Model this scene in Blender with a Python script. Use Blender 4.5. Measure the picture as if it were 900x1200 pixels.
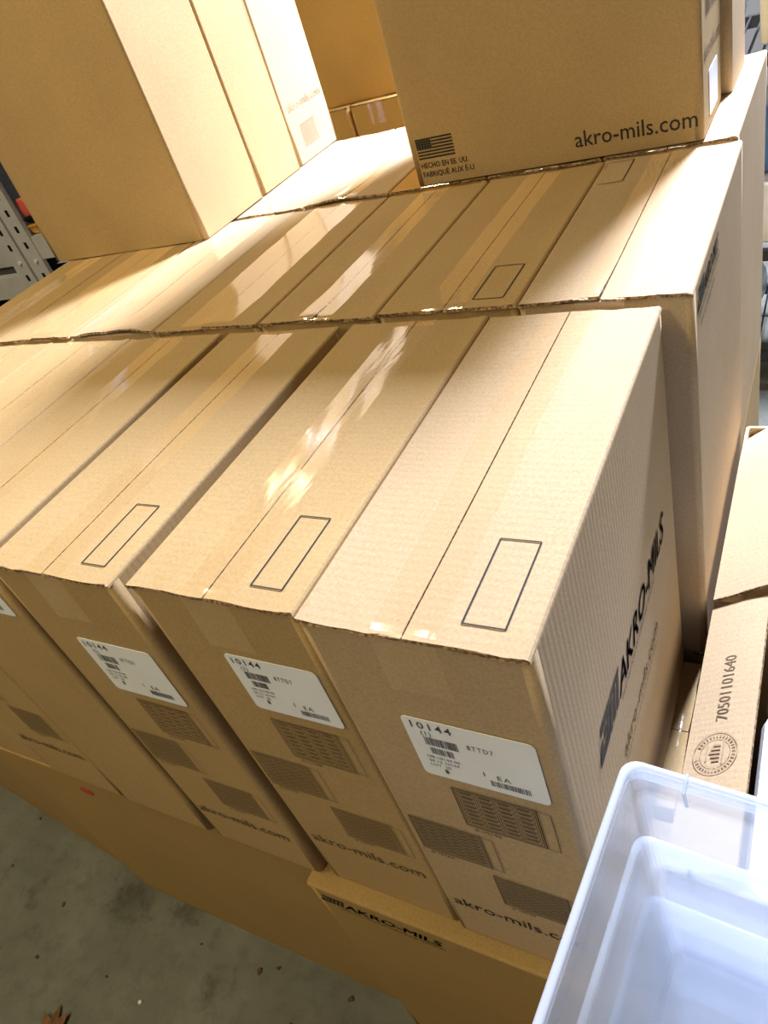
import bpy, bmesh, math, random
from mathutils import Vector, Matrix
PI = math.pi
S = bpy.context.scene
for o in list(bpy.data.objects): bpy.data.objects.remove(o)
COL = S.collection

# ------------------------------------------------------------------ camera
cd = bpy.data.cameras.new('camera'); cam = bpy.data.objects.new('camera', cd); COL.objects.link(cam)
RB = ((0.864069, -0.071239, 0.498307), (0.414886, 0.661371, -0.624867), (-0.285051, 0.746669, 0.601026))
M = Matrix(RB).to_4x4(); M.translation = (0.138457, -0.254903, 1.431494)
cam.matrix_world = M
cd.sensor_fit = 'AUTO'; cd.sensor_width = 36.0; cd.lens = 26.123; cd.clip_start = 0.02; cd.clip_end = 60
S.camera = cam
# ------------------------------------------------------------------ world, exposure
w = bpy.data.worlds.new('world'); S.world = w; w.use_nodes = True
w.node_tree.nodes['Background'].inputs[0].default_value = (0.75, 0.86, 1.0, 1)
w.node_tree.nodes['Background'].inputs[1].default_value = 0.3
S.view_settings.view_transform = 'Standard'; S.view_settings.look = 'None'
S.view_settings.gamma = 1.0; S.view_settings.use_curve_mapping = False
S.view_settings.exposure = 0.0
S.cycles.transparent_max_bounces = 32
S.cycles.max_bounces = 10; S.cycles.diffuse_bounces = 5
# key ceiling lamp, then four unseen warm lamps added as fill: (x, y, size x, size y, watts)
LAMPS = [(0.18, 2.22, 0.28, 0.50, 365, (.90, .98, 1.24), 2.68), (-2.6, 2.9, 0.3, 1.2, 22, (1, .80, .46), 3.05), (2.6, -0.2, 0.3, 1.2, 17, (1, .78, .42), 3.05), (-0.9, -2.2, 0.3, 1.2, 40, (1, .80, .46), 3.05), (-1.5, -0.35, 0.3, 1.2, 32, (1, .80, .42), 3.05)]
ZT = 1.076            # top of the second layer of cartons

# ------------------------------------------------------------------ helpers
def link(o, parent=None):
    COL.objects.link(o)
    if parent is not None: o.parent = parent
    return o
def mesh(name, v, f, mat, parent=None, smooth=False, mats=None, fmi=None, fix=True):
    me = bpy.data.meshes.new(name); me.from_pydata([tuple(a) for a in v], [], f)
    if fix:
        b = bmesh.new(); b.from_mesh(me); bmesh.ops.recalc_face_normals(b, faces=b.faces); b.to_mesh(me); b.free()
    for m in (mats or [mat]): me.materials.append(m)
    if fmi:
        for p, i in zip(me.polygons, fmi): p.material_index = i
    if smooth:
        for p in me.polygons: p.use_smooth = True
    me.update()
    return link(bpy.data.objects.new(name, me), parent)
def tag(o, label, cat, group=None):
    o['label'] = label; o['category'] = cat
    if group: o['group'] = group
    return o
def thing(name, label, cat, loc, rz=0, group=None):
    o = bpy.data.objects.new(name, None); o.empty_display_size = .05
    o.location = loc; o.rotation_euler = (0, 0, rz); link(o)
    return tag(o, label, cat, group)
class MB:
    """collects shapes for one mesh"""
    def __init__(s): s.v = []; s.f = []
    def add(s, v, f):
        n = len(s.v); s.v += [tuple(a) for a in v]; s.f += [tuple(i + n for i in q) for q in f]
    def box(s, x0, x1, y0, y1, z0, z1):
        s.add([(x0,y0,z0),(x1,y0,z0),(x1,y1,z0),(x0,y1,z0),(x0,y0,z1),(x1,y0,z1),(x1,y1,z1),(x0,y1,z1)],
              [(3,2,1,0),(4,5,6,7),(0,1,5,4),(1,2,6,5),(2,3,7,6),(3,0,4,7)])
    def tube(s, a, b, r, n=10):
        a = Vector(a); b = Vector(b); d = (b-a).normalized(); q = d.to_track_quat('Z', 'Y')
        v = [p + q @ Vector((r*math.cos(2*PI*i/n), r*math.sin(2*PI*i/n), 0)) for p in (a, b) for i in range(n)]
        s.add(v, [(i, (i+1) % n, n+(i+1) % n, n+i) for i in range(n)] + [tuple(range(n-1, -1, -1)), tuple(range(n, 2*n))])
    def rings(s, rings, cap0=True, cap1=True):
        n = len(rings[0]); v = [p for r in rings for p in r]; f = []
        for k in range(len(rings)-1):
            for i in range(n): f.append((k*n+i, k*n+(i+1) % n, (k+1)*n+(i+1) % n, (k+1)*n+i))
        if cap0: f.append(tuple(range(n-1, -1, -1)))
        if cap1: f.append(tuple(range((len(rings)-1)*n, len(rings)*n)))
        s.add(v, f)
    def build(s, name, mat, parent=None, smooth=False): return mesh(name, s.v, s.f, mat, parent, smooth)
def rrect(w, l, r, seg=3, sub=1):
    """rounded rectangle outline, counter-clockwise, centred"""
    pts = []
    for cx, cy, a0 in ((w/2-r, l/2-r, 0), (-w/2+r, l/2-r, PI/2), (-w/2+r, -l/2+r, PI), (w/2-r, -l/2+r, 1.5*PI)):
        for k in range(seg+1):
            a = a0 + PI/2*k/seg; pts.append((cx+r*math.cos(a), cy+r*math.sin(a)))
    if sub <= 1: return pts
    out = []; n = len(pts)
    for i, p in enumerate(pts):
        q = pts[(i+1) % n]; out.append(p)
        if (i+1) % (seg+1) == 0:
            for t in [.012]+[k/sub for k in range(1, sub)]+[.988]: out.append((p[0]+(q[0]-p[0])*t, p[1]+(q[1]-p[1])*t))
    return out

# ------------------------------------------------------------------ materials
def newmat(name):
    m = bpy.data.materials.new(name); m.use_nodes = True; nt = m.node_tree
    return m, nt, nt.nodes['Principled BSDF']
def N(nt, t, **kw):
    n = nt.nodes.new(t)
    for k, v in kw.items():
        if k in n.inputs: n.inputs[k].default_value = v
        else: setattr(n, k, v)
    return n
def ramp(nt, stops):
    r = N(nt, 'ShaderNodeValToRGB'); e = r.color_ramp.elements
    e[0].position, e[0].color = stops[0][0], (*stops[0][1], 1)
    e[1].position, e[1].color = stops[-1][0], (*stops[-1][1], 1)
    for p, c in stops[1:-1]: n = e.new(p); n.color = (*c, 1)
    return r
def flat(name, c, rough=.6, spec=.4, metal=0, var=.12, scale=30):
    m, nt, b = newmat(name)
    tc = N(nt, 'ShaderNodeTexCoord'); no = N(nt, 'ShaderNodeTexNoise', Scale=scale, Detail=4.0)
    nt.links.new(tc.outputs['Object'], no.inputs['Vector'])
    r = ramp(nt, [(.3, tuple(x*(1-var) for x in c)), (.7, tuple(min(1, x*(1+var)) for x in c))])
    nt.links.new(no.outputs['Fac'], r.inputs[0]); nt.links.new(r.outputs[0], b.inputs['Base Color'])
    b.inputs['Roughness'].default_value = rough; b.inputs['Specular IOR Level'].default_value = spec; b.inputs['Metallic'].default_value = metal
    return m
def cardboard(name, c, flute=.11, rough=.78):
    m, nt, b = newmat(name); L = nt.links.new
    tc = N(nt, 'ShaderNodeTexCoord')
    big = N(nt, 'ShaderNodeTexNoise', Scale=5.0, Detail=3.0); L(tc.outputs['Object'], big.inputs['Vector'])
    fine = N(nt, 'ShaderNodeTexNoise', Scale=420.0, Detail=2.0); L(tc.outputs['Object'], fine.inputs['Vector'])
    r1 = ramp(nt, [(.3, tuple(x*.93 for x in c)), (.7, tuple(x*1.05 for x in c))]); L(big.outputs['Fac'], r1.inputs[0])
    r2 = ramp(nt, [(.3, (.87, .86, .84)), (.65, (1.04, 1.04, 1.04))]); L(fine.outputs['Fac'], r2.inputs[0])
    mx = N(nt, 'ShaderNodeMix', data_type='RGBA', blend_type='MULTIPLY'); mx.inputs[0].default_value = 1
    L(r1.outputs[0], mx.inputs[6]); L(r2.outputs[0], mx.inputs[7]); L(mx.outputs[2], b.inputs['Base Color'])
    wv = N(nt, 'ShaderNodeTexWave', Scale=40.0, Distortion=.4, wave_type='BANDS', bands_direction='Y'); wv.inputs['Detail'].default_value = 1
    L(tc.outputs['Object'], wv.inputs['Vector'])
    b1 = N(nt, 'ShaderNodeBump', Strength=flute, Distance=.0006); L(wv.outputs['Fac'], b1.inputs['Height'])
    b2 = N(nt, 'ShaderNodeBump', Strength=.12, Distance=.00015); L(fine.outputs['Fac'], b2.inputs['Height']); L(b1.outputs[0], b2.inputs['Normal'])
    L(b2.outputs[0], b.inputs['Normal'])
    b.inputs['Roughness'].default_value = rough; b.inputs['Specular IOR Level'].default_value = .28
    return m
KRAFT = [cardboard('kraft_cardboard', (.45, .312, .145)), cardboard('kraft_cardboard_bounce_tint', (.54, .315, .08)), cardboard('kraft_cardboard_pale', (.48, .352, .205), .16), cardboard('kraft_cardboard_floor_shade', (.37, .245, .09))]  # second carries orange bounce light in its colour, fourth the shade near the floor
def edge_mat():
    m, nt, b = newmat('cut_cardboard_edge'); L = nt.links.new
    tc = N(nt, 'ShaderNodeTexCoord'); wv = N(nt, 'ShaderNodeTexNoise', Scale=260.0, Detail=2.0); L(tc.outputs['Object'], wv.inputs['Vector'])
    r = ramp(nt, [(.42, (.13, .075, .03)), (.6, (.45, .30, .15))]); L(wv.outputs['Fac'], r.inputs[0]); L(r.outputs[0], b.inputs['Base Color'])
    b.inputs['Roughness'].default_value = .9; return m
EDGE = edge_mat()
def tape_mat():
    m, nt, b = newmat('clear_packing_tape'); L = nt.links.new; nt.nodes.remove(b)
    out = nt.nodes['Material Output']; tc = N(nt, 'ShaderNodeTexCoord')
    mp = N(nt, 'ShaderNodeMapping'); mp.inputs['Scale'].default_value = (1.0, .16, 1.0); L(tc.outputs['Object'], mp.inputs['Vector'])
    n1 = N(nt, 'ShaderNodeTexNoise', Scale=75.0, Detail=2.0, Distortion=.6); L(mp.outputs[0], n1.inputs['Vector'])
    bp = N(nt, 'ShaderNodeBump', Strength=.11, Distance=.003); L(n1.outputs['Fac'], bp.inputs['Height'])
    gl = N(nt, 'ShaderNodeBsdfGlossy', Roughness=.13); gl.inputs['Color'].default_value = (1, 1, 1, 1); L(bp.outputs[0], gl.inputs['Normal'])
    tr = N(nt, 'ShaderNodeBsdfTransparent'); tr.inputs['Color'].default_value = (.95, .94, .92, 1)
    lw = N(nt, 'ShaderNodeLayerWeight'); L(bp.outputs[0], lw.inputs['Normal'])
    pw = N(nt, 'ShaderNodeMath', operation='POWER'); pw.inputs[1].default_value = 3.0; L(lw.outputs['Facing'], pw.inputs[0])
    mu = N(nt, 'ShaderNodeMath', operation='MULTIPLY_ADD'); mu.inputs[1].default_value = .7; mu.inputs[2].default_value = .13; mu.use_clamp = True
    L(pw.outputs[0], mu.inputs[0])
    mix = N(nt, 'ShaderNodeAddShader'); L(mu.outputs[0], gl.inputs['Color']); L(tr.outputs[0], mix.inputs[0]); L(gl.outputs[0], mix.inputs[1])
    L(mix.outputs[0], out.inputs['Surface']); return m
TAPE = tape_mat()
INK = flat('black_print_ink', (.035, .03, .025), .7, .2)
INK2 = flat('faded_print_ink', (.13, .09, .05), .7, .2)
INK3 = flat('pale_print_ink', (.36, .26, .16), .7, .2)
INKL = flat('label_print_ink', (.10, .10, .10), .7, .2)
PAPER = flat('white_label_paper', (.88, .92, .99), .45, .4, var=.02)
REDST = flat('red_sticker', (.45, .06, .02), .5)
BLACKM = flat('black_painted_steel', (.012, .012, .013), .45, .5)
STEEL = flat('grey_painted_steel', (.52, .52, .55), .6, .5, var=.05)
DARK = flat('dark_void_plastic', (.006, .006, .007), .85, .15)
NAVY = flat('navy_plastic', (.008, .011, .022), .85, .15)
BLUE = flat('blue_plastic', (.08, .18, .42), .35)
LBLUE = flat('pale_blue_film', (.55, .70, .88), .3)
WHITE = flat('white_plastic', (.80, .82, .84), .4, var=.03)
CREAM = flat('cream_plastic', (.82, .78, .62), .4, var=.03)
ORANGE = flat('orange_plastic', (.75, .38, .08), .5)
LEAF = flat('dry_leaf_brown', (.13, .065, .025), .85, var=.35, scale=60)
CHIP = flat('dark_bark_chip', (.10, .06, .03), .9, var=.3)
WALLM = flat('painted_wall', (.22, .21, .19), .9, var=.04, scale=3)
CEILM = flat('white_ceiling_board', (.28, .27, .25), .9, var=.03, scale=3)
def bin_mat(name, fac, c=(.80, .88, 1.0)):
    m, nt, b = newmat(name); L = nt.links.new; nt.nodes.remove(b); out = nt.nodes['Material Output']
    tc = N(nt, 'ShaderNodeTexCoord'); no = N(nt, 'ShaderNodeTexNoise', Scale=14.0, Detail=2.0); L(tc.outputs['Object'], no.inputs['Vector'])
    r = ramp(nt, [(.3, tuple(x*.97 for x in c)), (.7, c)]); L(no.outputs['Fac'], r.inputs[0])
    di = N(nt, 'ShaderNodeBsdfDiffuse'); tl = N(nt, 'ShaderNodeBsdfTranslucent'); tr = N(nt, 'ShaderNodeBsdfTransparent'); tr.inputs['Color'].default_value = (.95, .97, 1, 1)
    L(r.outputs[0], di.inputs['Color']); L(r.outputs[0], tl.inputs['Color'])
    a = N(nt, 'ShaderNodeMixShader'); a.inputs[0].default_value = .55; L(di.outputs[0], a.inputs[1]); L(tl.outputs[0], a.inputs[2])
    bmx = N(nt, 'ShaderNodeMixShader'); bmx.inputs[0].default_value = fac; L(tr.outputs[0], bmx.inputs[1]); L(a.outputs[0], bmx.inputs[2])
    gl = N(nt, 'ShaderNodeBsdfGlossy', Roughness=.2); lw = N(nt, 'ShaderNodeLayerWeight')
    pw = N(nt, 'ShaderNodeMath', operation='POWER'); pw.inputs[1].default_value = 4.0; L(lw.outputs['Facing'], pw.inputs[0])
    mu = N(nt, 'ShaderNodeMath', operation='MULTIPLY_ADD'); mu.inputs[1].default_value = .5; mu.inputs[2].default_value = .03; L(pw.outputs[0], mu.inputs[0])
    cmx = N(nt, 'ShaderNodeMixShader'); L(mu.outputs[0], cmx.inputs[0]); L(bmx.outputs[0], cmx.inputs[1]); L(gl.outputs[0], cmx.inputs[2])
    L(cmx.outputs[0], out.inputs['Surface']); return m
BINM = bin_mat('milky_clear_plastic', .30, (.90, .94, 1.0))
RIMM = bin_mat('milky_rim_plastic', .7, (.86, .92, 1.0))
def floor_mat():
    m, nt, b = newmat('worn_concrete'); L = nt.links.new
    tc = N(nt, 'ShaderNodeTexCoord'); n1 = N(nt, 'ShaderNodeTexNoise', Scale=3.0, Detail=8.0, Roughness=.65); L(tc.outputs['Object'], n1.inputs['Vector'])
    n2 = N(nt, 'ShaderNodeTexNoise', Scale=26.0, Detail=5.0, Roughness=.7); L(tc.outputs['Object'], n2.inputs['Vector'])
    r1 = ramp(nt, [(.3, (.08, .083, .068)), (.52, (.125, .13, .108)), (.75, (.18, .185, .158))]); L(n1.outputs['Fac'], r1.inputs[0])
    r2 = ramp(nt, [(.3, (.72, .72, .70)), (.5, (1, 1, 1)), (.8, (1.08, 1.08, 1.08))]); L(n2.outputs['Fac'], r2.inputs[0])
    mx = N(nt, 'ShaderNodeMix', data_type='RGBA', blend_type='MULTIPLY'); mx.inputs[0].default_value = 1; L(r1.outputs[0], mx.inputs[6]); L(r2.outputs[0], mx.inputs[7])
    prev = mx.outputs[2]
    # an oil stain beside the cartons and a smaller one, each with a ragged outline
    for (x, y, rad) in ((-1.07, -.03, .075), (-.92, .0, .04), (-.78, -.10, .03), (-1.32, -.10, .03)):
        mp = N(nt, 'ShaderNodeVectorMath', operation='DISTANCE'); mp.inputs[1].default_value = (x, y, 0)
        ad = N(nt, 'ShaderNodeMath', operation='MULTIPLY_ADD'); ad.inputs[1].default_value = .13; L(n2.outputs['Fac'], ad.inputs[0]); L(mp.outputs['Value'], ad.inputs[2]); L(tc.outputs['Object'], mp.inputs[0])
        r = ramp(nt, [(.0, (.45, .43, .38)), (.5, (1, 1, 1))]); r.color_ramp.elements[0].position = rad*.6+.03; r.color_ramp.elements[1].position = rad+.07
        L(ad.outputs[0], r.inputs[0])
        m2 = N(nt, 'ShaderNodeMix', data_type='RGBA', blend_type='MULTIPLY'); m2.inputs[0].default_value = .9; L(prev, m2.inputs[6]); L(r.outputs[0], m2.inputs[7]); prev = m2.outputs[2]
    L(prev, b.inputs['Base Color'])
    bp = N(nt, 'ShaderNodeBump', Strength=.25, Distance=.004); L(n2.outputs['Fac'], bp.inputs['Height']); L(bp.outputs[0], b.inputs['Normal'])
    b.inputs['Roughness'].default_value = .75; return m
FLOORM = floor_mat()

# ------------------------------------------------------------------ the room
def struct(name, x0, x1, y0, y1, z0, z1, mat):
    m = MB(); m.box(x0, x1, y0, y1, z0, z1); o = m.build(name, mat); o['kind'] = 'structure'; return o
X0, X1, Y0, Y1, ZC = -4.2, 4.0, -4.0, 5.2, 3.18
struct('floor', X0-.1, X1+.1, Y0-.1, Y1+.1, -.1, 0, FLOORM)
struct('ceiling', X0-.1, X1+.1, Y0-.1, Y1+.1, ZC, ZC+.1, CEILM)
struct('wall_left', X0-.1, X0, Y0, Y1, 0, ZC, WALLM); struct('wall_right', X1, X1+.1, Y0, Y1, 0, ZC, WALLM)
struct('wall_front', X0-.1, X1+.1, Y0-.1, Y0, 0, ZC, WALLM); struct('wall_back', X0-.1, X1+.1, Y1, Y1+.1, 0, ZC, WALLM)
emi, nt, b = newmat('lit_lamp_diffuser'); b.inputs['Base Color'].default_value = (.9, .9, .9, 1)
b.inputs['Emission Color'].default_value = (1, .95, .86, 1); b.inputs['Emission Strength'].default_value = 4.0
for i, (x, y, sx, sy, wt, LAMP_COL, LAMP_Z) in enumerate(LAMPS):
    t = thing('ceiling_or_fill_light', ['bright white ceiling light above the back shelf rack', 'added warm fill light above the grey slotted rack', 'added warm fill light right of the plastic bins',
              'added warm fill light behind the photographer', 'added warm fill light above the open floor at left'][i], 'ceiling light', (x, y, LAMP_Z), 0, 'ceiling lights')
    m = MB(); m.rings([[(px, py, z) for px, py in rrect(sx+.06-k, sy+.06-k, .01)] for z, k in ((.02, 0), (.08, 0), (.11, .1))]); m.build('housing', WHITE, t)
    for sgn in (-1, 1): m = MB(); m.tube((0, sgn*sy*.35, .105), (0, sgn*sy*.35, ZC-LAMP_Z-.0005), .008); m.build('hanger', BLACKM, t)
    m = MB(); m.rings([[(px, py, z) for px, py in rrect(sx, sy, .01)] for z in (.008, .0195)]); m.build('diffuser', emi, t)
    ld = bpy.data.lights.new('lamp_light', 'AREA'); ld.shape = 'RECTANGLE'; ld.size = sx; ld.size_y = sy; ld.energy = wt; ld.color = LAMP_COL
    lo = bpy.data.objects.new('lamp_light', ld); link(lo, t); lo.location = (0, 0, 0)

# ------------------------------------------------------------------ print on cardboard
_T = {}
def text_poly(s, bold=0.0, mono=False):
    k = (s, bold, mono)
    if k not in _T:
        cu = bpy.data.curves.new('txt', 'FONT'); cu.body = s; cu.size = 1; cu.offset = bold; cu.resolution_u = 2
        if mono: cu.space_character = 1.25
        o = bpy.data.objects.new('txt', cu); COL.objects.link(o)
        bpy.context.view_layer.update()
        me = o.to_mesh()
        v = [tuple(a.co[:2]) for a in me.vertices]; f = [tuple(p.vertices) for p in me.polygons]
        o.to_mesh_clear(); bpy.data.objects.remove(o); bpy.data.curves.remove(cu)
        x0 = min(a[0] for a in v); x1 = max(a[0] for a in v)
        _T[k] = ([(a[0]-x0, a[1]) for a in v], f, x1-x0)
    return _T[k]
class Print:
    def __init__(s): s.v = []; s.f = []
    def add(s, v, f):
        n = len(s.v); s.v += v; s.f += [tuple(i+n for i in q) for q in f]
    def rect(s, u0, u1, v0, v1): s.add([(u0, v0), (u1, v0), (u1, v1), (u0, v1)], [(0, 1, 2, 3)])
    def poly(s, pts): s.add(list(pts), [tuple(range(len(pts)))])
    def line(s, a, b, w):
        d = Vector((b[0]-a[0], b[1]-a[1])); n = Vector((-d.y, d.x)).normalized()*w/2
        s.poly([(a[0]+n.x, a[1]+n.y), (a[0]-n.x, a[1]-n.y), (b[0]-n.x, b[1]-n.y), (b[0]+n.x, b[1]+n.y)])
    def outline(s, u0, u1, v0, v1, w):
        s.rect(u0, u1, v0, v0+w); s.rect(u0, u1, v1-w, v1); s.rect(u0, u0+w, v0+w, v1-w); s.rect(u1-w, u1, v0+w, v1-w)
    def text(s, t, u, v, width=None, size=None, bold=0.0, shear=0.0, mono=False, yscale=1.0):
        V, F, W = text_poly(t, bold, mono); k = (width/W) if width else size
        ky = size if (width and size) else k
        s.add([(u+a*k+c*ky*shear, v+c*ky*yscale) for a, c in V], F)
    def bars(s, u0, u1, v0, v1, seed, n=34):
        r = random.Random(seed); x = u0; st = (u1-u0)/n/2
        while x < u1:
            wd = st*r.choice((.6, .9, 1.5)); s.rect(x, min(u1, x+wd), v0, v1); x += wd + st*r.choice((.6, .9, 1.3))
    def build(s, name, fr, mat, parent, off=.0004, label=None):
        O, U, V, Nn = fr
        v = [O + U*a[0] + V*a[1] + Nn*off for a in s.v]
        o = mesh(name, v, s.f, mat, parent, fix=False)
        if label: o['label'] = label
        return o
def frame(face, W, L, H):
    X, Y, Z = Vector((1,0,0)), Vector((0,1,0)), Vector((0,0,1))
    return {'front': (Vector((0,-L/2,0)), X, Z, -Y), 'back': (Vector((0,L/2,0)), -X, Z, Y), 'right': (Vector((W/2,0,0)), Y, Z, X),
            'left': (Vector((-W/2,0,0)), -Y, Z, -X), 'top': (Vector((0,0,H)), X, Y, Z)}[face]
def logo(P, u, v, h, wt, sub=True):
    """slanted block mark followed by the slanted capitals"""
    sh = .35
    def q(pts): P.poly([(u+a*h+c*h*sh, v+c*h) for a, c in pts])
    q([(0,0),(.95,0),(.95,.28),(0,.28)]); q([(0,.28),(.28,.28),(.28,.62),(0,.62)]); q([(.0,.86),(.95,.86),(.95,1.15),(.0,1.15)])
    q([(.38,.42),(.68,.42),(.68,.72),(.38,.72)]); q([(.72,.28),(.95,.28),(.95,.86),(.72,.86)])
    for k in range(3): q([(1.02+k*.36,0),(1.26+k*.36,0),(1.26+k*.36,.9),(1.02+k*.36,.9)])
    q([(1.02,.95),(1.98,.95),(1.98,1.15),(1.02,1.15)])
    for dx in (-.02, .02, .06): P.text('AKRO-MILS', u+(2.12+dx)*h, v, width=wt, size=h*1.36, shear=.3)
    if sub: P.text('SMART SOLUTIONS FOR STORAGE AND TRANSPORT', u+2.3*h, v-h*.32, width=wt*.72, size=h*.26, shear=.2)
def picture(P, u, v, wd, h, cols, rows, lw=.0007):
    """line drawing of a drawer cabinet, its side wall at the right"""
    s = wd*.13; fw = wd - s
    P.outline(u, u+fw, v, v+h, lw*1.5); P.outline(u+.002, u+fw-.002, v+.002, v+h-.002, lw)
    P.line((u+fw, v+lw), (u+wd, v+lw), lw); P.line((u+wd, v), (u+wd, v+h*.96), lw); P.line((u+wd, v+h*.96), (u+fw, v+h-lw), lw)
    cw = (fw-.007)/cols; rh = (h-.007)/rows
    for i in range(cols):
        for j in range(rows):
            a = u+.0035+i*cw; c = v+.0035+j*rh
            P.outline(a+cw*.04, a+cw*.96, c+rh*.08, c+rh*.92, lw*.8); P.rect(a+cw*.18, a+cw*.82, c+rh*.52, c+rh*.74)
def cabinet_print(t, W, L, H, upto=3, ink=None, tx=0, tz=0):
    fr = frame('front', W, L, H); ink = ink or INK
    for k, (u, z, wd, h, c, r, lab) in enumerate(((-.014, -.258, .084, .063, 4, 8, '# 10144'), (-.078, -.338, .083, .063, 6, 9, '# 10164'), (-.010, -.416, .083, .063, 8, 9, '# 10764'))):
        if k < 3-upto: continue
        P = Print(); picture(P, u+tx, H+z+tz, wd, h, c, r); P.text(lab, u+tx+.006, H+z+tz-.0075, size=.0075)
        P.build('printed_picture', fr, ink, t)
    P = Print(); P.text('akro-mils.com', -.076+tx, H-.463+tz, width=.148, size=.026); P.build('printed_text', fr, ink, t)
def label_part(t, W, L, H, u0, u1, z0, z1, seed, face='front', faint=False, plain=False):
    fr = frame(face, W, L, H); O, U, V, Nn = fr; wd = u1-u0; h = z1-z0; uc = (u0+u1)/2; zc = (z0+z1)/2
    m = MB(); m.rings([[O+U*(uc+a)+V*(zc+c)+Nn*k for a, c in rrect(wd, h, .005)] for k in (.0002, .0008)]); lb = m.build('shipping_label', PAPER, t); lb['label'] = 'white paper shipping label'
    if plain: return lb
    P = Print(); s = wd/.106
    P.text('10144', u0+.007*s, z1-.0125*s, width=.034*s, size=.0125*s, bold=.01, mono=True)
    P.text('(1)', u0+.013*s, z1-.021*s, size=.0085*s)
    P.bars(u0+.014*s, u0+.042*s, z1-.034*s, z1-.023*s, seed, 22); P.bars(u0+.016*s, u0+.035*s, z1-.046*s, z1-.037*s, seed+1, 14)
    for k in range(3): P.text(('100-10144 00', '04 12 10144', 'LOT  20')[k], u0+.010*s, z1-(.053+.006*k)*s, size=.0052*s)
    P.rect(u0+.021*s, u0+.024*s, z1-.073*s, z1-.067*s)
    P.text('8TTD7', u0+.050*s, z1-.027*s, width=.021*s, size=.009*s, mono=True)
    P.text('1', u0+.056*s, z0+.020*s, size=.009*s); P.text('EA', u0+.067*s, z0+.019*s, size=.009*s, mono=True)
    P.bars(u0+.060*s, u0+.092*s, z0+.008*s, z0+.016*s, seed+2, 26)
    P.build('label_print', fr, INKL, lb, off=.0011)
    return lb

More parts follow.
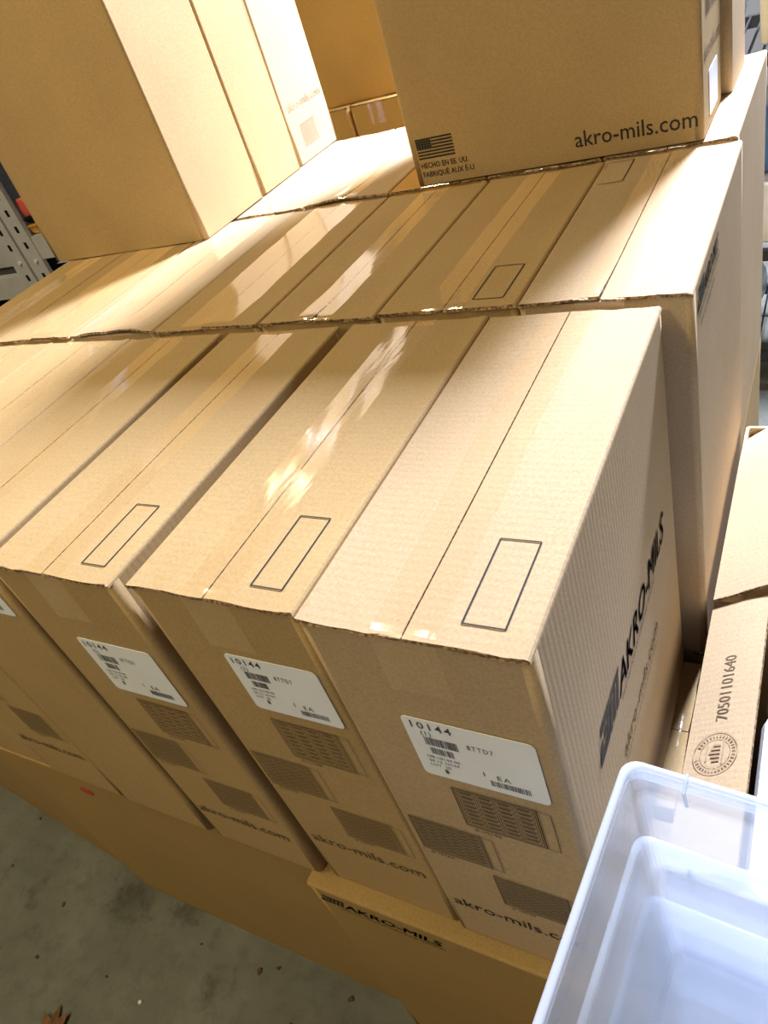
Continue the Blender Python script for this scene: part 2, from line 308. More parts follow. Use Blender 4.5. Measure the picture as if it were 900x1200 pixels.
# ------------------------------------------------------------------ cartons
TH = .004
def carton(label, x0, x1, y0, y1, ztop, H, turned=False, group='kraft cartons in the pile', seed=1, mat=0, tape=True, lift=(0, 0), outline=None, yaw=0.0, dents=1.0, tape_w=.05, name='cardboard_box', tfront=True, nosub=False):
    """closed carton: local x = narrow width, local y = long top edge; local -y is its narrow labelled face"""
    W, L = (y1-y0, x1-x0) if turned else (x1-x0, y1-y0)
    t = thing(name, label, 'box', ((x0+x1)/2, (y0+y1)/2, ztop-H), (PI/2 if turned else 0)+yaw, group)
    rnd = random.Random(seed*7+3); km = KRAFT[mat]
    ph = [rnd.uniform(0, 6.3) for _ in range(8)]
    def bulge(a, z):        # inward only, metres
        k = math.sin(PI*max(0, min(1, z/H)))
        return -.0010*dents*k*(.5+.5*math.sin(9*a+ph[0]+3*z))
    def hz(x, y):           # height of the closed flaps under the ideal top, never above it
        return -.0009*dents*(1+.5*math.sin(11*y+ph[1]+(4 if x > 0 else -3)*x)+.5*math.sin(23*x+5*y+ph[2]))
    rings = []
    for k in range(7):
        z = (H-TH)*k/6; ring = []
        for px, py in rrect(W, L, .006, 3, 6):
            bl = bulge(px+1.7*py, z); n = math.hypot(px/W, py/L)
            on_x = abs(px) > W/2-.0061; ax = px + (math.copysign(1, px)*bl if on_x else 0); ay = py + (math.copysign(1, py)*bl if not on_x else 0)
            ring.append((ax, ay, z))
        rings.append(ring)
    m = MB(); m.rings(rings); b = m.build('body', km, t, smooth=True)
    for p in b.data.polygons:
        co = [b.data.vertices[i].co for i in p.vertices]
        if len(co) > 4 or max(c.x for c in co)-min(c.x for c in co) > .006 or max(c.y for c in co)-min(c.y for c in co) > .006: p.use_smooth = False
    for si, s in enumerate((-1, 1)):
        r = .0038; nx = 6; prof = [(.0007, 0)] + [(W/2-r)*k/nx*1.0 for k in range(1, nx+1)]
        top = [(.0007, 0.)] + [((W/2-r)*k/nx, 0.) for k in range(1, nx+1)] + [(W/2-r+r*math.sin(a), -r+r*math.cos(a)) for a in (PI/6, PI/3, PI/2)]
        ny = 22; rr = []
        lf = lift[si]
        for j in range(ny+1):
            y = -L/2 + L*j/ny
            e = 1-abs(y)/(L/2); jag = rnd.uniform(-.0012, .0008) if j in (0, ny) else 0
            row = []
            fr_ = max(0, 1-(j/ny)/.22)**1.6
            up = [(x, z) for x, z in top]; lo = [(x, z-TH+.0004) for x, z in top[:nx]] + [(top[-1][0]-.0012, top[-1][1]-.0002)]
            for x, z in up+lo[::-1]:
                xx = x/(W/2)
                dz = hz(s*x, y)*(1 if xx < .95 else .2) + lf*fr_*math.sin(PI*min(1, (1-xx)*1.4+.02)*.5)*(1.0+.3*math.sin(40*x+ph[3]))
                jj = rnd.uniform(-.0011, .0011) if j in (0, ny) else 0
                yy = y - (.0014 if j == 0 else 0) + (.0014 if j == ny else 0) + jj
                row.append((s*x, yy, H+z+dz+(rnd.uniform(-.0007, .0002) if j in (0, ny) else 0)))
            rr.append(row)
        m = MB(); m.rings(rr); f = m.build('top_flap', km, t)
        f.data.materials.append(EDGE); nq = len(rr[0])
        for p in f.data.polygons:
            p.use_smooth = False
            if len(p.vertices) > 4: p.material_index = 1
            else:
                vs = [v % nq for v in p.vertices]
                if set(vs) <= {0, nq-1}: p.material_index = 1
    def lifted(x, y):
        j = (y+L/2)/L; fr_ = max(0, 1-j/.22)**1.6; xx = abs(x)/(W/2); lf = lift[0 if x < 0 else 1]
        return hz(x, y) + lf*fr_*math.sin(PI*min(1, (1-xx)*1.4+.02)*.5)*1.15
    if tape:
        v = []; f = []; nx = 8; rows = []; dn = .058 if tfront else .0
        for j in range(31):
            q = j/30; y = -L/2-.0022 + (L+.0044)*q
            rows.append([(-tape_w/2+tape_w*i/nx+.0012*math.sin(9*y+ph[4]), y, H+.0011+lifted(-tape_w/2+tape_w*i/nx, max(-L/2, min(L/2, y)))+.0006*math.sin(60*y+i*1.1+ph[5])*math.sin(17*y+ph[6])) for i in range(nx+1)])
        fr1 = [[(x, -L/2-.0026-.0004*math.sin(8*d+i), H-.004-d) for i, (x, _, _) in enumerate(rows[0])] for d in (dn, dn*.66, dn*.33, 0)]
        bk = [[(x, L/2+.0026, H-.004-d) for (x, _, _) in rows[-1]] for d in (0, dn*.5, dn)]
        rows = fr1+rows+bk
        for r_ in rows: v += r_
        n = nx+1
        for j in range(len(rows)-1):
            for i in range(nx): f.append((j*n+i, j*n+i+1, (j+1)*n+i+1, (j+1)*n+i))
        tp = mesh('packing_tape', v, f, TAPE, t, smooth=True, fix=False); tp['label'] = 'clear glossy packing tape along the seam'
    if outline:
        for (u0, u1, v0, v1) in outline:
            P = Print(); w_ = .0013
            for a, c in (((u0, v0), (u1, v0)), ((u1, v0), (u1, v1)), ((u1, v1), (u0, v1)), ((u0, v1), (u0, v0))):
                for k in range(6):
                    A = (a[0]+(c[0]-a[0])*k/6, a[1]+(c[1]-a[1])*k/6); C = (a[0]+(c[0]-a[0])*(k+1)/6, a[1]+(c[1]-a[1])*(k+1)/6); P.line(A, C, w_)
            mesh('printed_outline', [(p[0], p[1], H+.0007+lifted(*p)) for p in P.v], P.f, INK, t, fix=False)
    t['W'] = W; t['L'] = L; t['H'] = H
    return t
def dims(t):
    r = (t['W'], t['L'], t['H'])
    for k in 'WLH': del t[k]
    return r
H2 = .537
OUT = lambda W, L: [(W/2-.052, W/2-.022, -L/2+.018, -L/2+.098)]
# --- first row, second layer
A = carton('kraft carton at the near right corner, black logo print on its long side', -.177, 0, 0, .428, ZT, H2, seed=1, mat=2, outline=OUT(.177, .428), lift=(.0, .0), group='front row of kraft cartons')
W, L, H = dims(A); cabinet_print(A, W, L, H); label_part(A, W, L, H, -.032, .074, H-.180, H-.099, 11)
P = Print(); logo(P, -.145, H-.236, .034, .215); P.build('printed_logo', frame('right', W, L, H), INK, A)
P = Print(); P.text('akro-mils.com', -.082, H-.318, width=.165, size=.027, shear=.1); P.text('MADE IN USA OF U.S. AND IMPORTED MATERIALS', -.078, H-.329, width=.15, size=.0065); P.build('printed_text', frame('right', W, L, H), INK2, A)
B = carton('kraft carton between the logo-sided corner carton and the next gap, tape glare on top', -.354, -.1785, .004, .432, ZT, H2, seed=2, mat=0, outline=OUT(.1755, .428), group='front row of kraft cartons')
W, L, H = dims(B); cabinet_print(B, W, L, H, tz=.027, ink=INK2); label_part(B, W, L, H, -.020, .076, H-.152, H-.074, 21)
C = carton('kraft carton left of the wide dark gap, third carton from the near right corner', -.547, -.371, 0, .430, ZT, H2, seed=3, mat=0, outline=OUT(.176, .43), group='front row of kraft cartons')
W, L, H = dims(C); cabinet_print(C, W, L, H, ink=INK2); label_part(C, W, L, H, -.032, .072, H-.182, H-.097, 31)
D = carton('kraft carton at the left photo edge showing only the corner of its label', -.735, -.559, .0, .430, ZT, H2, seed=4, mat=0, group='front row of kraft cartons')
W, L, H = dims(D); label_part(D, W, L, H, -.032, .074, H-.085, H-.005, 41)
E_ = carton('kraft carton with faint printed pictures low at the left photo edge', -.913, -.737, .002, .432, ZT, H2, seed=5, mat=0, tape_w=.098, group='front row of kraft cartons')
W, L, H = dims(E_); cabinet_print(E_, W, L, H, upto=2, tz=.02, ink=INK2)
E2 = carton('leftmost carton of the front row, mostly outside the photo', -1.091, -.915, .006, .436, ZT, H2, seed=6, mat=0, group='front row of kraft cartons'); dims(E2)
# --- second row, second layer
Z2 = ZT+.004; G2 = 'second row of kraft cartons'
F_ = carton('bright carton with three-line logo at the right end of the second row', -.150, .026, .446, .860, Z2, H2+.004, seed=7, mat=2, lift=(.004, .001), outline=[(-.083, -.047, .122, .200)], group=G2)
W, L, H = dims(F_)
P = Print(); logo(P, -.190, H-.034, .020, .105, False); P.text('SMART SOLUTIONS FOR STORAGE', -.18, H-.044, width=.15, size=.009); P.text('akro-mils.com', -.17, H-.056, width=.10, size=.010); P.build('printed_logo', frame('right', W, L, H), INK, F_)
G_ = carton('second-row carton with printed outline near its front edge, under the upper right box', -.3255, -.1515, .448, .862, Z2, H2+.004, seed=8, mat=0, outline=[(.030, .066, -.190, -.108)], group=G2); dims(G_)
H_ = carton('second-row carton with white tape glare along its seam, third from the right', -.5035, -.3275, .444, .858, Z2, H2+.004, seed=9, mat=0, lift=(.003, .001), group=G2); dims(H_)
I_ = carton('second-row carton half white with glare, fourth from the right', -.697, -.506, .444, .860, Z2, H2+.004, seed=10, mat=0, tape_w=.098, lift=(.0, .003), group=G2); dims(I_)
J_ = carton('glaring white carton beside the upper left box, front flap lifted at its corner', -.880, -.699, .446, .862, Z2, H2+.004, seed=11, mat=2, tape_w=.098, lift=(.005, .006), group=G2); dims(J_)
K_ = carton('second-row carton partly shaded by the upper left box, second from its left end', -1.064, -.884, .446, .862, Z2, H2+.004, seed=12, mat=0, tape_w=.098, lift=(.001, .003), group=G2); dims(K_)
L_ = carton('carton at the left end of the second row, nearest the grey slotted rack', -1.236, -1.067, .448, .862, Z2, H2+.004, seed=13, mat=0, group=G2); dims(L_)
# --- third row, second layer
G3 = 'third row of kraft cartons'
for i, (x0, x1, lab) in enumerate(((-.160, .018, 'white-lit carton at the right end of the third row, behind the logo carton'), (-.339, -.162, 'third-row carton wholly under the upper right box'),
        (-.516, -.341, 'third-row carton under the left corner of the flag-printed box'), (-.695, -.519, 'third-row carton with lifted front flap between the two upper stacks'),
        (-.874, -.697, 'third-row carton along the right side of the upper left stack'), (-1.052, -.876, 'third-row carton under the middle of the upper left stack'), (-1.232, -1.054, 'third-row carton under the left end of the upper left stack'))):
    c = carton(lab, x0, x1, .886, 1.302, ZT+.003, H2+.003, seed=20+i, mat=(2, 0, 1, 2, 2, 0, 0)[i], lift=((0, 0), (0, 0), (0, 0), (.006, .004), (0, 0), (0, 0), (0, 0))[i], group=G3); dims(c)
# --- fourth row, a little taller
for i, (x0, x1, lab) in enumerate(((-.976, -.800, 'shaded carton with orange bounce tint behind the flag-printed box'), (-1.150, -.978, 'shaded carton with orange bounce tint low in the gap, right of its seam'),
        (-1.332, -1.158, 'shaded carton with orange bounce tint low in the gap, left of its seam'))):
    c = carton(lab, x0, x1, 1.90, 2.33, ZT-.046, H2-.046, seed=30+i, mat=1, group='back row of kraft cartons'); dims(c)
c = carton('tall carton face with orange bounce tint between the two upper stacks', -1.400, -.900, 1.935, 2.115, ZT-.046+.538, .537, True, seed=35, mat=1, group='upper layer of cartons'); dims(c)
# --- third layer: boxes turned sideways
GU = 'upper layer of cartons'
UL1 = carton('large shaded carton in the upper left, nearest of the left stack', -1.272, -.848, .783, .986, ZT+.005+.54, .54, True, seed=40, mat=0, group=GU, tape=True); dims(UL1)
UL2 = carton('white-lit carton side in the middle of the left stack', -1.282, -.850, .990, 1.141, ZT+.005+.54, .54, True, seed=41, mat=0, group=GU); dims(UL2)
UL3 = carton('white-lit carton side with faint web address, rearmost of the left stack', -1.284, -.853, 1.145, 1.318, ZT+.005+.54, .54, True, seed=42, mat=2, group=GU)
W, L, H = dims(UL3); P = Print(); P.text('akro-mils.com', -.068, .100, width=.14, size=.024); P.build('printed_text', frame('front', W, L, H), INK3, UL3)
P = Print(); picture(P, -.045, .025, .07, .045, 8, 9); P.build('printed_picture', frame('front', W, L, H), INK3, UL3)
UR1 = carton('large shaded carton in the upper right with printed flag and web address', -.458, -.024, .884, 1.064, ZT+.005+.54, .54, True, seed=43, mat=0, group=GU)
W, L, H = dims(UR1); fr = frame('left', W, L, H)
P = Print(); u0 = -.204; u1 = -.141; v0 = .040; v1 = .0705; st = (v1-v0)/13
P.rect(u0, u0+.026, v1-7*st, v1)
for k in range(0, 13, 2): P.rect(u0 if k >= 7 else u0+.0265, u1, v1-(k+1)*st, v1-k*st)
P.build('printed_flag', fr, INK, UR1)
P = Print()
for i in range(5):
    for j in range(4): P.rect(u0+.003+i*.0048, u0+.0042+i*.0048, v1-.0035-j*.0037, v1-.0025-j*.0037)
P.build('flag_stars', fr, INK3, UR1, off=.0007)
P = Print(); P.text('HECHO EN EE. UU.', -.203, .026, width=.081, size=.0115, bold=.012); P.text('FABRIQUÉ AUX É-U', -.203, .0125, width=.088, size=.0115, bold=.012); P.build('printed_text', fr, INK, UR1)
P = Print(); P.text('akro-mils.com', .045, .018, width=.165, size=.031, bold=.004); P.build('printed_text', fr, INK, UR1)
fr = frame('front', W, L, H); P = Print(); P.text('akro-mils.com', -.075, .090, width=.15, size=.026); P.build('printed_text', fr, INK2, UR1)
P = Print(); P.bars(-.05, .06, .137, .160, 5, 16); P.build('printed_barcode', fr, INK2, UR1)
label_part(UR1, W, L, H, -.035, .045, .012, .070, 51, plain=True)
UR2 = carton('carton behind the flag-printed box, only a lit sliver of its side in view', -.445, -.012, 1.088, 1.266, ZT+.004+.54, .54, True, seed=44, mat=2, group=GU); dims(UR2)
# --- first layer
GB = 'bottom layer of cartons'; HB = .5375
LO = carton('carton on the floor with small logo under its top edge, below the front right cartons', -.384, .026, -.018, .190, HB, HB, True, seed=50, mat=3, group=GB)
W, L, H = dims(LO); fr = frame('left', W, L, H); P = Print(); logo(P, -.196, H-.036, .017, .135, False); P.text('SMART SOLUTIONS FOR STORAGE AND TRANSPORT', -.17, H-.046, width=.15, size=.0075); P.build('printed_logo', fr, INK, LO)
T1 = carton('long plain kraft carton on the floor at left with a red sticker near its top', -1.060, -.392, .004, .188, HB, HB, True, seed=51, mat=3, group=GB)
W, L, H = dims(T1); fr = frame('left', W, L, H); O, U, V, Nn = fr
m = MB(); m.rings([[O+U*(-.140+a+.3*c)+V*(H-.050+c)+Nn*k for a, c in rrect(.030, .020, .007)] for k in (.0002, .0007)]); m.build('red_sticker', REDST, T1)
T2 = carton('leftmost kraft carton on the floor, its lower corner at the left photo edge', -1.700, -1.070, .047, .197, HB, HB, True, seed=53, mat=3, group=GB, yaw=-.1); dims(T2)
hid = 0
for j, (y0, y1, xs) in enumerate(((.204, .428, ((-.384, .020), (-.822, -.392))), (.446, .860, ((-.150, .025), (-.5, -.155), (-.88, -.505), (-1.236, -.885))), (.886, 1.302, ((-.160, .018), (-.516, -.165), (-.874, -.52), (-1.232, -.88))), (1.90, 2.33, ((-1.06, -.80), (-1.332, -1.07))))):
    for i, (x0, x1) in enumerate(xs):
        lab = 'carton in the bottom layer covered by the cartons above'
        if i == 0 and j == 1: lab = 'bottom-layer carton under the logo carton at the right end of the second row'
        if i == 0 and j == 2: lab = 'bottom-layer carton under the white-lit right end carton of the third row'
        c = carton(lab, x0, x1, y0, y1, HB if j else HB, HB, (x1-x0) > (y1-y0), seed=60+hid, mat=0, group=GB); dims(c); hid += 1
c = carton('carton in the bottom layer covered by the cartons above', -1.268, -.84, .215, .428, HB, HB, True, seed=80, mat=0, group=GB); dims(c)

# ------------------------------------------------------------------ open cartons at right
def open_carton(label, x0, x1, y0, y1, zw, seed, mat, curl, flap_w, rise):
    """open carton on the floor: left flap hinged at its left wall and lying part open over the contents"""
    cx, cy = (x0+x1)/2, (y0+y1)/2; W, L = x1-x0, y1-y0
    t = thing('open_cardboard_box', label, 'box', (cx, cy, 0), 0, 'open cartons at the right'); km = KRAFT[mat]
    m = MB(); o_ = rrect(W, L, .006, 3, 4); i_ = rrect(W-.01, L-.01, .004, 3, 4)
    m.rings([[(a, c, z) for a, c in o_] for z in (0, zw*.5, zw)] + [[(a, c, z) for a, c in i_] for z in (zw, zw*.5, .006)])
    m.build('body', km, t)
    rnd = random.Random(seed); rr = []; n = 10
    for j in range(15):
        y = -L/2+L*j/14; up = []; lo = []
        for i in range(n+1):
            q = i/n; cu = curl*max(0, (j/14-.72)/.28)**2
            x = -W/2+flap_w*q*math.cos(rise); z = zw+.001+flap_w*q*math.sin(rise)+.0025*math.sin(PI*q)*math.sin(5*y+seed) - cu*(1-q)*.35 - cu*.5
            je = rnd.uniform(-.001, .001) if j in (0, 14) else 0
            up.append((x, y+je, z+.004)); lo.append((x+.0015, y+je, z))
        rr.append(up+lo[::-1])
    m = MB(); m.rings(rr); f = m.build('top_flap', km, t); f.data.materials.append(EDGE); nq = len(rr[0])
    for p in f.data.polygons:
        if len(p.vertices) > 4 or set(v % nq for v in p.vertices) <= {n, n+1}: p.material_index = 1
    # folded-back flap outside the right wall
    m = MB(); m.box(W/2+.002, W/2+.006, -L/2+.003, L/2-.003, zw-.11, zw); m.build('side_flap', km, t)
    return t
RISE = math.radians(32)
OC1 = open_carton('open carton with number and round seal printed on its flap, beside the plastic bins', .035, .340, .090, .446, ZT-.45, 1, 2, 0, .078, RISE)
OC2 = open_carton('open carton with plain curled flap, right of the second-row end carton', .035, .340, .452, .845, ZT-.44, 2, 2, .035, .120, RISE)
# print on the flap of the first open carton: u along y, v towards -x and down the slope
cx, cy = (.035+.340)/2, (.09+.446)/2; Wf = .305
ca, sa = math.cos(RISE), math.sin(RISE)
O = Vector((-Wf/2, 0, ZT-.45+.0065)); U = Vector((0, 1, 0)); V = Vector((-ca, 0, -sa)); Nn = Vector((-sa, 0, ca))
P = Print(); P.text('70501101640', -.003, -.046, width=.092, size=.021); P.build('printed_number', (O, U, V, Nn), INK2, OC1, off=.0012)
P = Print(); c0 = (-.045, -.037)
def ring(P, c, r0, r1, ex=1.0, n=40):
    for k in range(n):
        a, b2 = 2*PI*k/n, 2*PI*(k+1)/n
        P.poly([(c[0]+ex*r0*math.cos(a), c[1]+r0*math.sin(a)), (c[0]+ex*r1*math.cos(a), c[1]+r1*math.sin(a)), (c[0]+ex*r1*math.cos(b2), c[1]+r1*math.sin(b2)), (c[0]+ex*r0*math.cos(b2), c[1]+r0*math.sin(b2))])
ring(P, c0, .0255, .0265); ring(P, c0, .0175, .0182)
rr_ = random.Random(4)
for k in range(34):       # lettering around the seal, seen only as small strokes
    a = 2*PI*k/34
    if 1.2 < a < 1.7: continue
    d = Vector((math.cos(a), math.sin(a))); P.line((c0[0]+d.x*.0200, c0[1]+d.y*.0200), (c0[0]+d.x*.0240, c0[1]+d.y*.0240), .0022*rr_.uniform(.6, 1.1))
for k in range(5): P.rect(c0[0]-.011+k*.0048, c0[0]-.0085+k*.0048, c0[1]-.006, c0[1]+.007-.002*abs(k-2))
P.line((c0[0]-.014, c0[1]-.009), (c0[0]+.014, c0[1]-.009), .002); P.line((c0[0]-.010, c0[1]+.010), (c0[0]+.010, c0[1]+.010), .0015)
P.build('printed_seal', (O, U, V, Nn), INK3, OC1, off=.0012)
def tub(label, x0, x1, y0, y1, z0, z1, mat, name='plastic_tub', cat='tub', group=None, r=.015, lid=True):
    t = thing(name, label, cat, ((x0+x1)/2, (y0+y1)/2, z0), 0, group); h = z1-z0; W, L = x1-x0, y1-y0
    m = MB(); m.rings([[(a, c, z) for a, c in rrect(W-k, L-k, r)] for z, k in ((0, .03), (.005, .02), (h*.9, .008))]); m.build('body', mat, t)
    if lid:
        m = MB(); m.rings([[(a, c, z) for a, c in rrect(W-k, L-k, r)] for z, k in ((h*.9, 0), (h*.97, 0), (h, .008))]); m.build('lid', mat, t)
    return t
tub('white plastic tub in the numbered carton, nearest the clear bins', .105, .325, .100, .322, .008, ZT-.47, WHITE, group='white tubs in the open cartons')
tub('white plastic tub at the back of the numbered carton', .108, .325, .340, .436, .008, ZT-.46, WHITE, group='white tubs in the open cartons')

# ------------------------------------------------------------------ nested clear bins on a carton
BX0, BY1, BW, BL, BH, PITCH = .043, .009, .300, .420, .235, .10
BA = math.radians(-4.5); BC = Vector((BX0, BY1)) + Matrix.Rotation(BA, 2) @ Vector((BW/2, -BL/2))
for k in (2, 1, 0):
    zr = ZT-.10-PITCH*k
    t = thing('plastic_bin', ('translucent plastic bin on top of the nested stack', 'translucent plastic bin in the middle of the nested stack', 'translucent plastic bin at the bottom of the nested stack')[k],
              'bin', (BC.x, BC.y, zr-BH), BA, 'nested translucent bins')
    prof = [(0, .056), (.004, .050), (BH-.022, .012), (BH-.004, .010)]
    inner = [(BH-.004, .0136), (BH-.022, .0158), (.008, .054), (.0035, .060)]
    m = MB(); m.rings([[(a, c, z) for a, c in rrect(BW-kk, BL-kk, .010, 5)] for z, kk in prof] + [[(a, c, z) for a, c in rrect(BW-kk, BL-kk, .009, 5)] for z, kk in inner]); m.build('body', BINM, t, smooth=False)
    m = MB(); n_ = 8; rg = []
    for q in range(n_):   # rolled rim, closed ring
        a_ = 2*PI*q/n_; rg.append([(a, c, BH-.0024+.0024*math.sin(a_)) for a, c in rrect(BW-.006+.0055*math.cos(a_), BL-.006+.0055*math.cos(a_), .011, 5)])
    rg.append(rg[0]); m.rings(rg, False, False); m.build('rim', RIMM, t, smooth=True)
    m = MB(); m.rings([[(a, c, z) for a, c in rrect(BW-.001, BL-.001, .012, 5)] for z in (BH-.020, BH-.006)] + [[(a, c, z) for a, c in rrect(BW-.004, BL-.004, .011, 5)] for z in (BH-.006, BH-.020)] + [[(a, c, BH-.020) for a, c in rrect(BW-.001, BL-.001, .012, 5)]], False, False); m.build('skirt', BINM, t)
    m = MB(); tx = -BW/2+.040
    m.tube((tx, BL/2-.0005, BH+.0002), (tx, BL/2-.012, BH-.004), .0013, 6); m.tube((tx, BL/2-.012, BH-.004), (tx+.001, BL/2-.011, BH-.020), .0012, 6); m.build('moulding_tab', RIMM, t)
zb = ZT-.10-2*PITCH-BH
SB = carton('carton on the floor under the nested plastic bins', .055, .335, -.405, -.005, zb-.001, zb-.001, seed=90, mat=0, group='carton under the bins'); dims(SB)

# ------------------------------------------------------------------ black shelf rack at the back right
rk = thing('shelf_rack', 'black metal shelf rack standing behind the carton pile', 'shelf', (0, 2.15, 0))
for x in (-.40, .60):
    for y in (-.20, .22):
        m = MB(); m.box(x-.015, x+.015, y-.015, y+.015, 0, 1.02); m.build('post', BLACKM, rk)
SHZ = (.085, .405, .895)
for z in SHZ:
    m = MB(); m.box(-.385, .585, -.215, -.195, z+.004, z+.034); m.box(-.385, .585, .215, .235, z+.004, z+.034); sf = m.build('shelf_frame', BLACKM, rk)
    m = MB()
    for k in range(30): m.box(-.37+k*.0325, -.365+k*.0325, -.196, .216, z+.028, z+.034)
    wr = m.build('shelf_wire', BLACKM, sf); wr['kind'] = 'stuff'
def bag(name, label, x, y, z, rx, ry, rz, mat, cat, seed, group):
    """lumpy soft pack: a squashed, creased rounded block"""
    rnd = random.Random(seed); p = [rnd.uniform(0, 6) for _ in range(6)]; m = MB(); rg = []
    for k in range(11):
        th = -PI/2+PI*k/10; row = []
        for i in range(20):
            a = 2*PI*i/20; c = math.copysign(abs(math.cos(a))**.6, math.cos(a)); s_ = math.copysign(abs(math.sin(a))**.6, math.sin(a))
            q = abs(math.cos(th))**.5 if 0 < k < 10 else .15; w_ = 1+.05*math.sin(3*a+p[0]+2*th)+.04*math.sin(7*a+p[1])
            row.append((rx*c*q*w_, ry*s_*q*w_, rz*(math.sin(th)*(1+.04*math.sin(5*a+p[2])) if k else -1)+rz))
        rg.append(row)
    m.rings(rg); o = m.build(name, mat, None, smooth=True); o.location = (x, y, z); return tag(o, label, cat, group)
g = 'goods on the black rack'
zs = [z+.036 for z in SHZ]
bag('plastic_bag', 'pale blue plastic-wrapped pack on the bottom shelf of the black rack', -.20, 2.09, zs[0], .16, .13, .125, LBLUE, 'bag', 1, g)
tub('cream tub on the bottom shelf of the black rack', .00, .28, 1.97, 2.24, zs[0], zs[0]+.25, CREAM, group=g)
tub('white storage tub on the middle shelf of the black rack', -.35, .02, 1.97, 2.25, zs[1], zs[1]+.17, WHITE, group=g)
bag('plastic_bag', 'blue plastic bag lying on the white tub of the black rack', -.10, 2.10, zs[1]+.171, .13, .11, .075, BLUE, 'bag', 2, g)
tub('white storage tub at the right of the middle shelf of the black rack', .05, .40, 1.97, 2.25, zs[1], zs[1]+.30, WHITE, group=g)
bag('plastic_bag', 'pale blue plastic bag high on the black rack', -.185, 2.09, zs[2], .10, .14, .15, LBLUE, 'bag', 3, g)
tub('pale cream box high on the black rack', -.062, .12, 1.98, 2.2, zs[2]+.001, zs[2]+.25, CREAM, group=g)
tub('dark tub at the right end of the top shelf on the black rack', .2, .4, 2.02, 2.2, zs[2]+.001, zs[2]+.2, NAVY, group=g)

# ------------------------------------------------------------------ grey slotted rack at the left
sr = thing('steel_rack', 'grey slotted steel rack at the left behind the cartons', 'rack', (-2.07, 1.27, 0))
def upright(x):
    m = MB()
    m.box(x-.035, x+.035, 0, .004, 0, 2.1); m.box(x-.035, x-.031, .004, .014, 0, 2.1); m.box(x+.031, x+.035, .004, .014, 0, 2.1)
    u = m.build('upright', STEEL, sr)
    s = MB(); bolts = MB()
    for k in range(42):
        z = .03+.05*k
        if k % 5 == 3: bolts.tube((x+.008, -.006, z), (x+.008, .0, z), .006, 8)
        else: s.box(x-.004, x+.009, -.0006, .0, z-.010, z+.010)
    so = s.build('slot', DARK, u); so['kind'] = 'stuff'; bo = bolts.build('bolt', WHITE, u); bo['kind'] = 'stuff'
upright(-.040); upright(.042)
for x in (-1.1, .62): upright(x)
for zl, zr_ in ((.30, .30), (.885, 1.0), (1.5, 1.5)):
    for (xa, xb, z) in ((-1.06, -.075, zl), (.077, .582, zr_)):
        m = MB(); m.box(xa, xb, .006, .046, z-.07, z); m.build('beam', STEEL, sr)
        m = MB(); m.box(xa, xb, .05, .62, z-.025, z); m.build('deck', BLACKM, sr)
gr = 'goods on the grey rack'
tub('navy tub on the grey rack behind the uprights', -1.985, -1.50, 1.345, 1.66, 1.001, 1.36, NAVY, group=gr)
bag('soft_pack', 'small red pack beside the navy tub on the grey rack', -1.990, 1.31, 1.050, .022, .010, .028, flat('red_film', (.7, .12, .09), .4), 'pack', 7, gr)
tub('flat navy case under the small red pack on the grey rack', -2.010, -1.70, 1.290, 1.335, 1.031, 1.049, NAVY, name='flat_case', cat='case', group=gr, r=.004)
tub('small orange box at the rack edge beside the grey upright', -2.005, -1.955, 1.285, 1.335, 1.001, 1.030, ORANGE, name='small_box', cat='box', group=gr, r=.004)
tub('black crate on the lower deck of the grey rack', -2.6, -2.17, 1.36, 1.75, .301, .75, DARK, name='crate', cat='crate', group=gr)
tub('black block standing for the shaded void under the deck right of the grey uprights', -1.98, -1.50, 1.34, 1.75, .301, .92, DARK, name='crate', cat='crate', group=gr)  # added near-black block; its colour gives the shade of the void under the deck
tub('grey carton-sized case on the grey rack left of the uprights', -2.62, -2.16, 1.36, 1.8, .886, 1.3, STEEL, name='case', cat='case', group=gr)

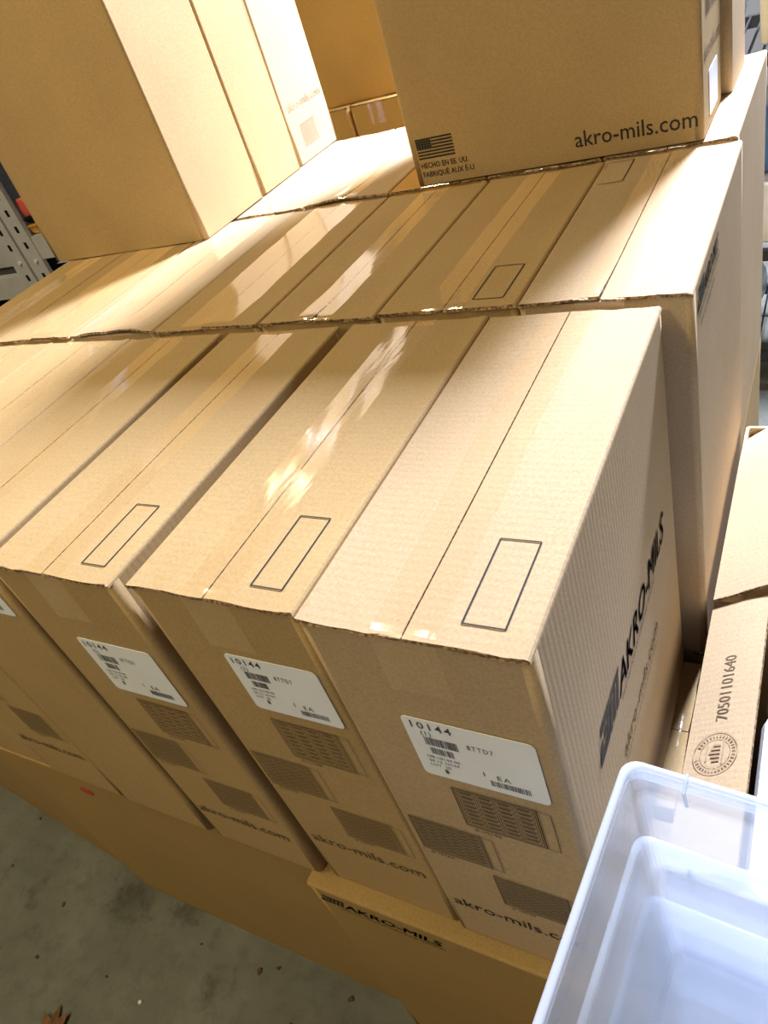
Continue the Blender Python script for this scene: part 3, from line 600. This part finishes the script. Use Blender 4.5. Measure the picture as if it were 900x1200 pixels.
# ------------------------------------------------------------------ floor litter
def leaf(label, x, y, rz, s):
    t = thing('dry_leaf', label, 'leaf', (x, y, .001), rz)
    lobes = [(0, 0), (.10, .12), (.42, .10), (.30, .28), (.55, .42), (.34, .48), (.36, .80), (.12, .66), (0, 1.0), (-.12, .66), (-.36, .80), (-.34, .48), (-.55, .42), (-.30, .28), (-.42, .10), (-.10, .12)]
    v = [(0, .4*s, .004*s+.002)] + [(a*s, c*s, .001+abs(a)*.22*s+.05*s*math.sin(7*c)**2) for a, c in lobes]; n = len(lobes)
    f = [(0, i+1, (i+1) % n+1) for i in range(n)]
    v2 = [(a, c, d+.0006) for a, c, d in v]
    F = [tuple(reversed(q)) for q in f] + [tuple(i+n+1 for i in q) for q in f] + [(i+1, (i+1) % n+1, (i+1) % n+n+2, i+n+2) for i in range(n)]
    mesh('blade', v+v2, F, LEAF, t)
    m = MB(); m.tube((0, .02*s, .003), (.06*s, -.45*s, .004), .0012, 6); m.build('stalk', LEAF, t)
    return t
leaf('dry brown lobed leaf lying on the concrete floor', -1.050, -.315, 0.35, .075)
rnd = random.Random(9)
for i, (x, y, s) in enumerate(((-1.228, -.096, .010), (-1.204, -.2, .009), (-.705, -.047, .012), (-.672, -.030, .010), (-.512, -.026, .011), (-1.017, -.171, .006), (-1.436, -.075, .007), (-1.46, .04, .008), (-.853, -.05, .006), (-.60, -.10, .006))):
    v = []; n = 7; m = MB()
    r0 = [(s*.6*rnd.uniform(.5, 1.3)*math.cos(2*PI*k/n), .4*s*rnd.uniform(.5, 1.4)*math.sin(2*PI*k/n)) for k in range(n)]
    m.rings([[(a*q, c*q, z) for a, c in r0] for z, q in ((0, 1), (.002, 1.02), (.004, .6))]); o = m.build('bark_chip', CHIP); o.location = (x, y, .0003); o.rotation_euler.z = rnd.uniform(0, 3)
    tag(o, 'tiny dark chip of bark on the concrete floor', 'debris', 'bark chips on the floor')
m = MB(); m.rings([[(.004*q*math.cos(k), .004*q*math.sin(k), z) for k in [2*PI*i/8 for i in range(8)]] for z, q in ((0, 1), (.003, 1), (.005, .5))]); o = m.build('foam_bead', WHITE); o.location = (-.912, -.18, .0003)
tag(o, 'tiny white foam bead on the concrete floor', 'debris')
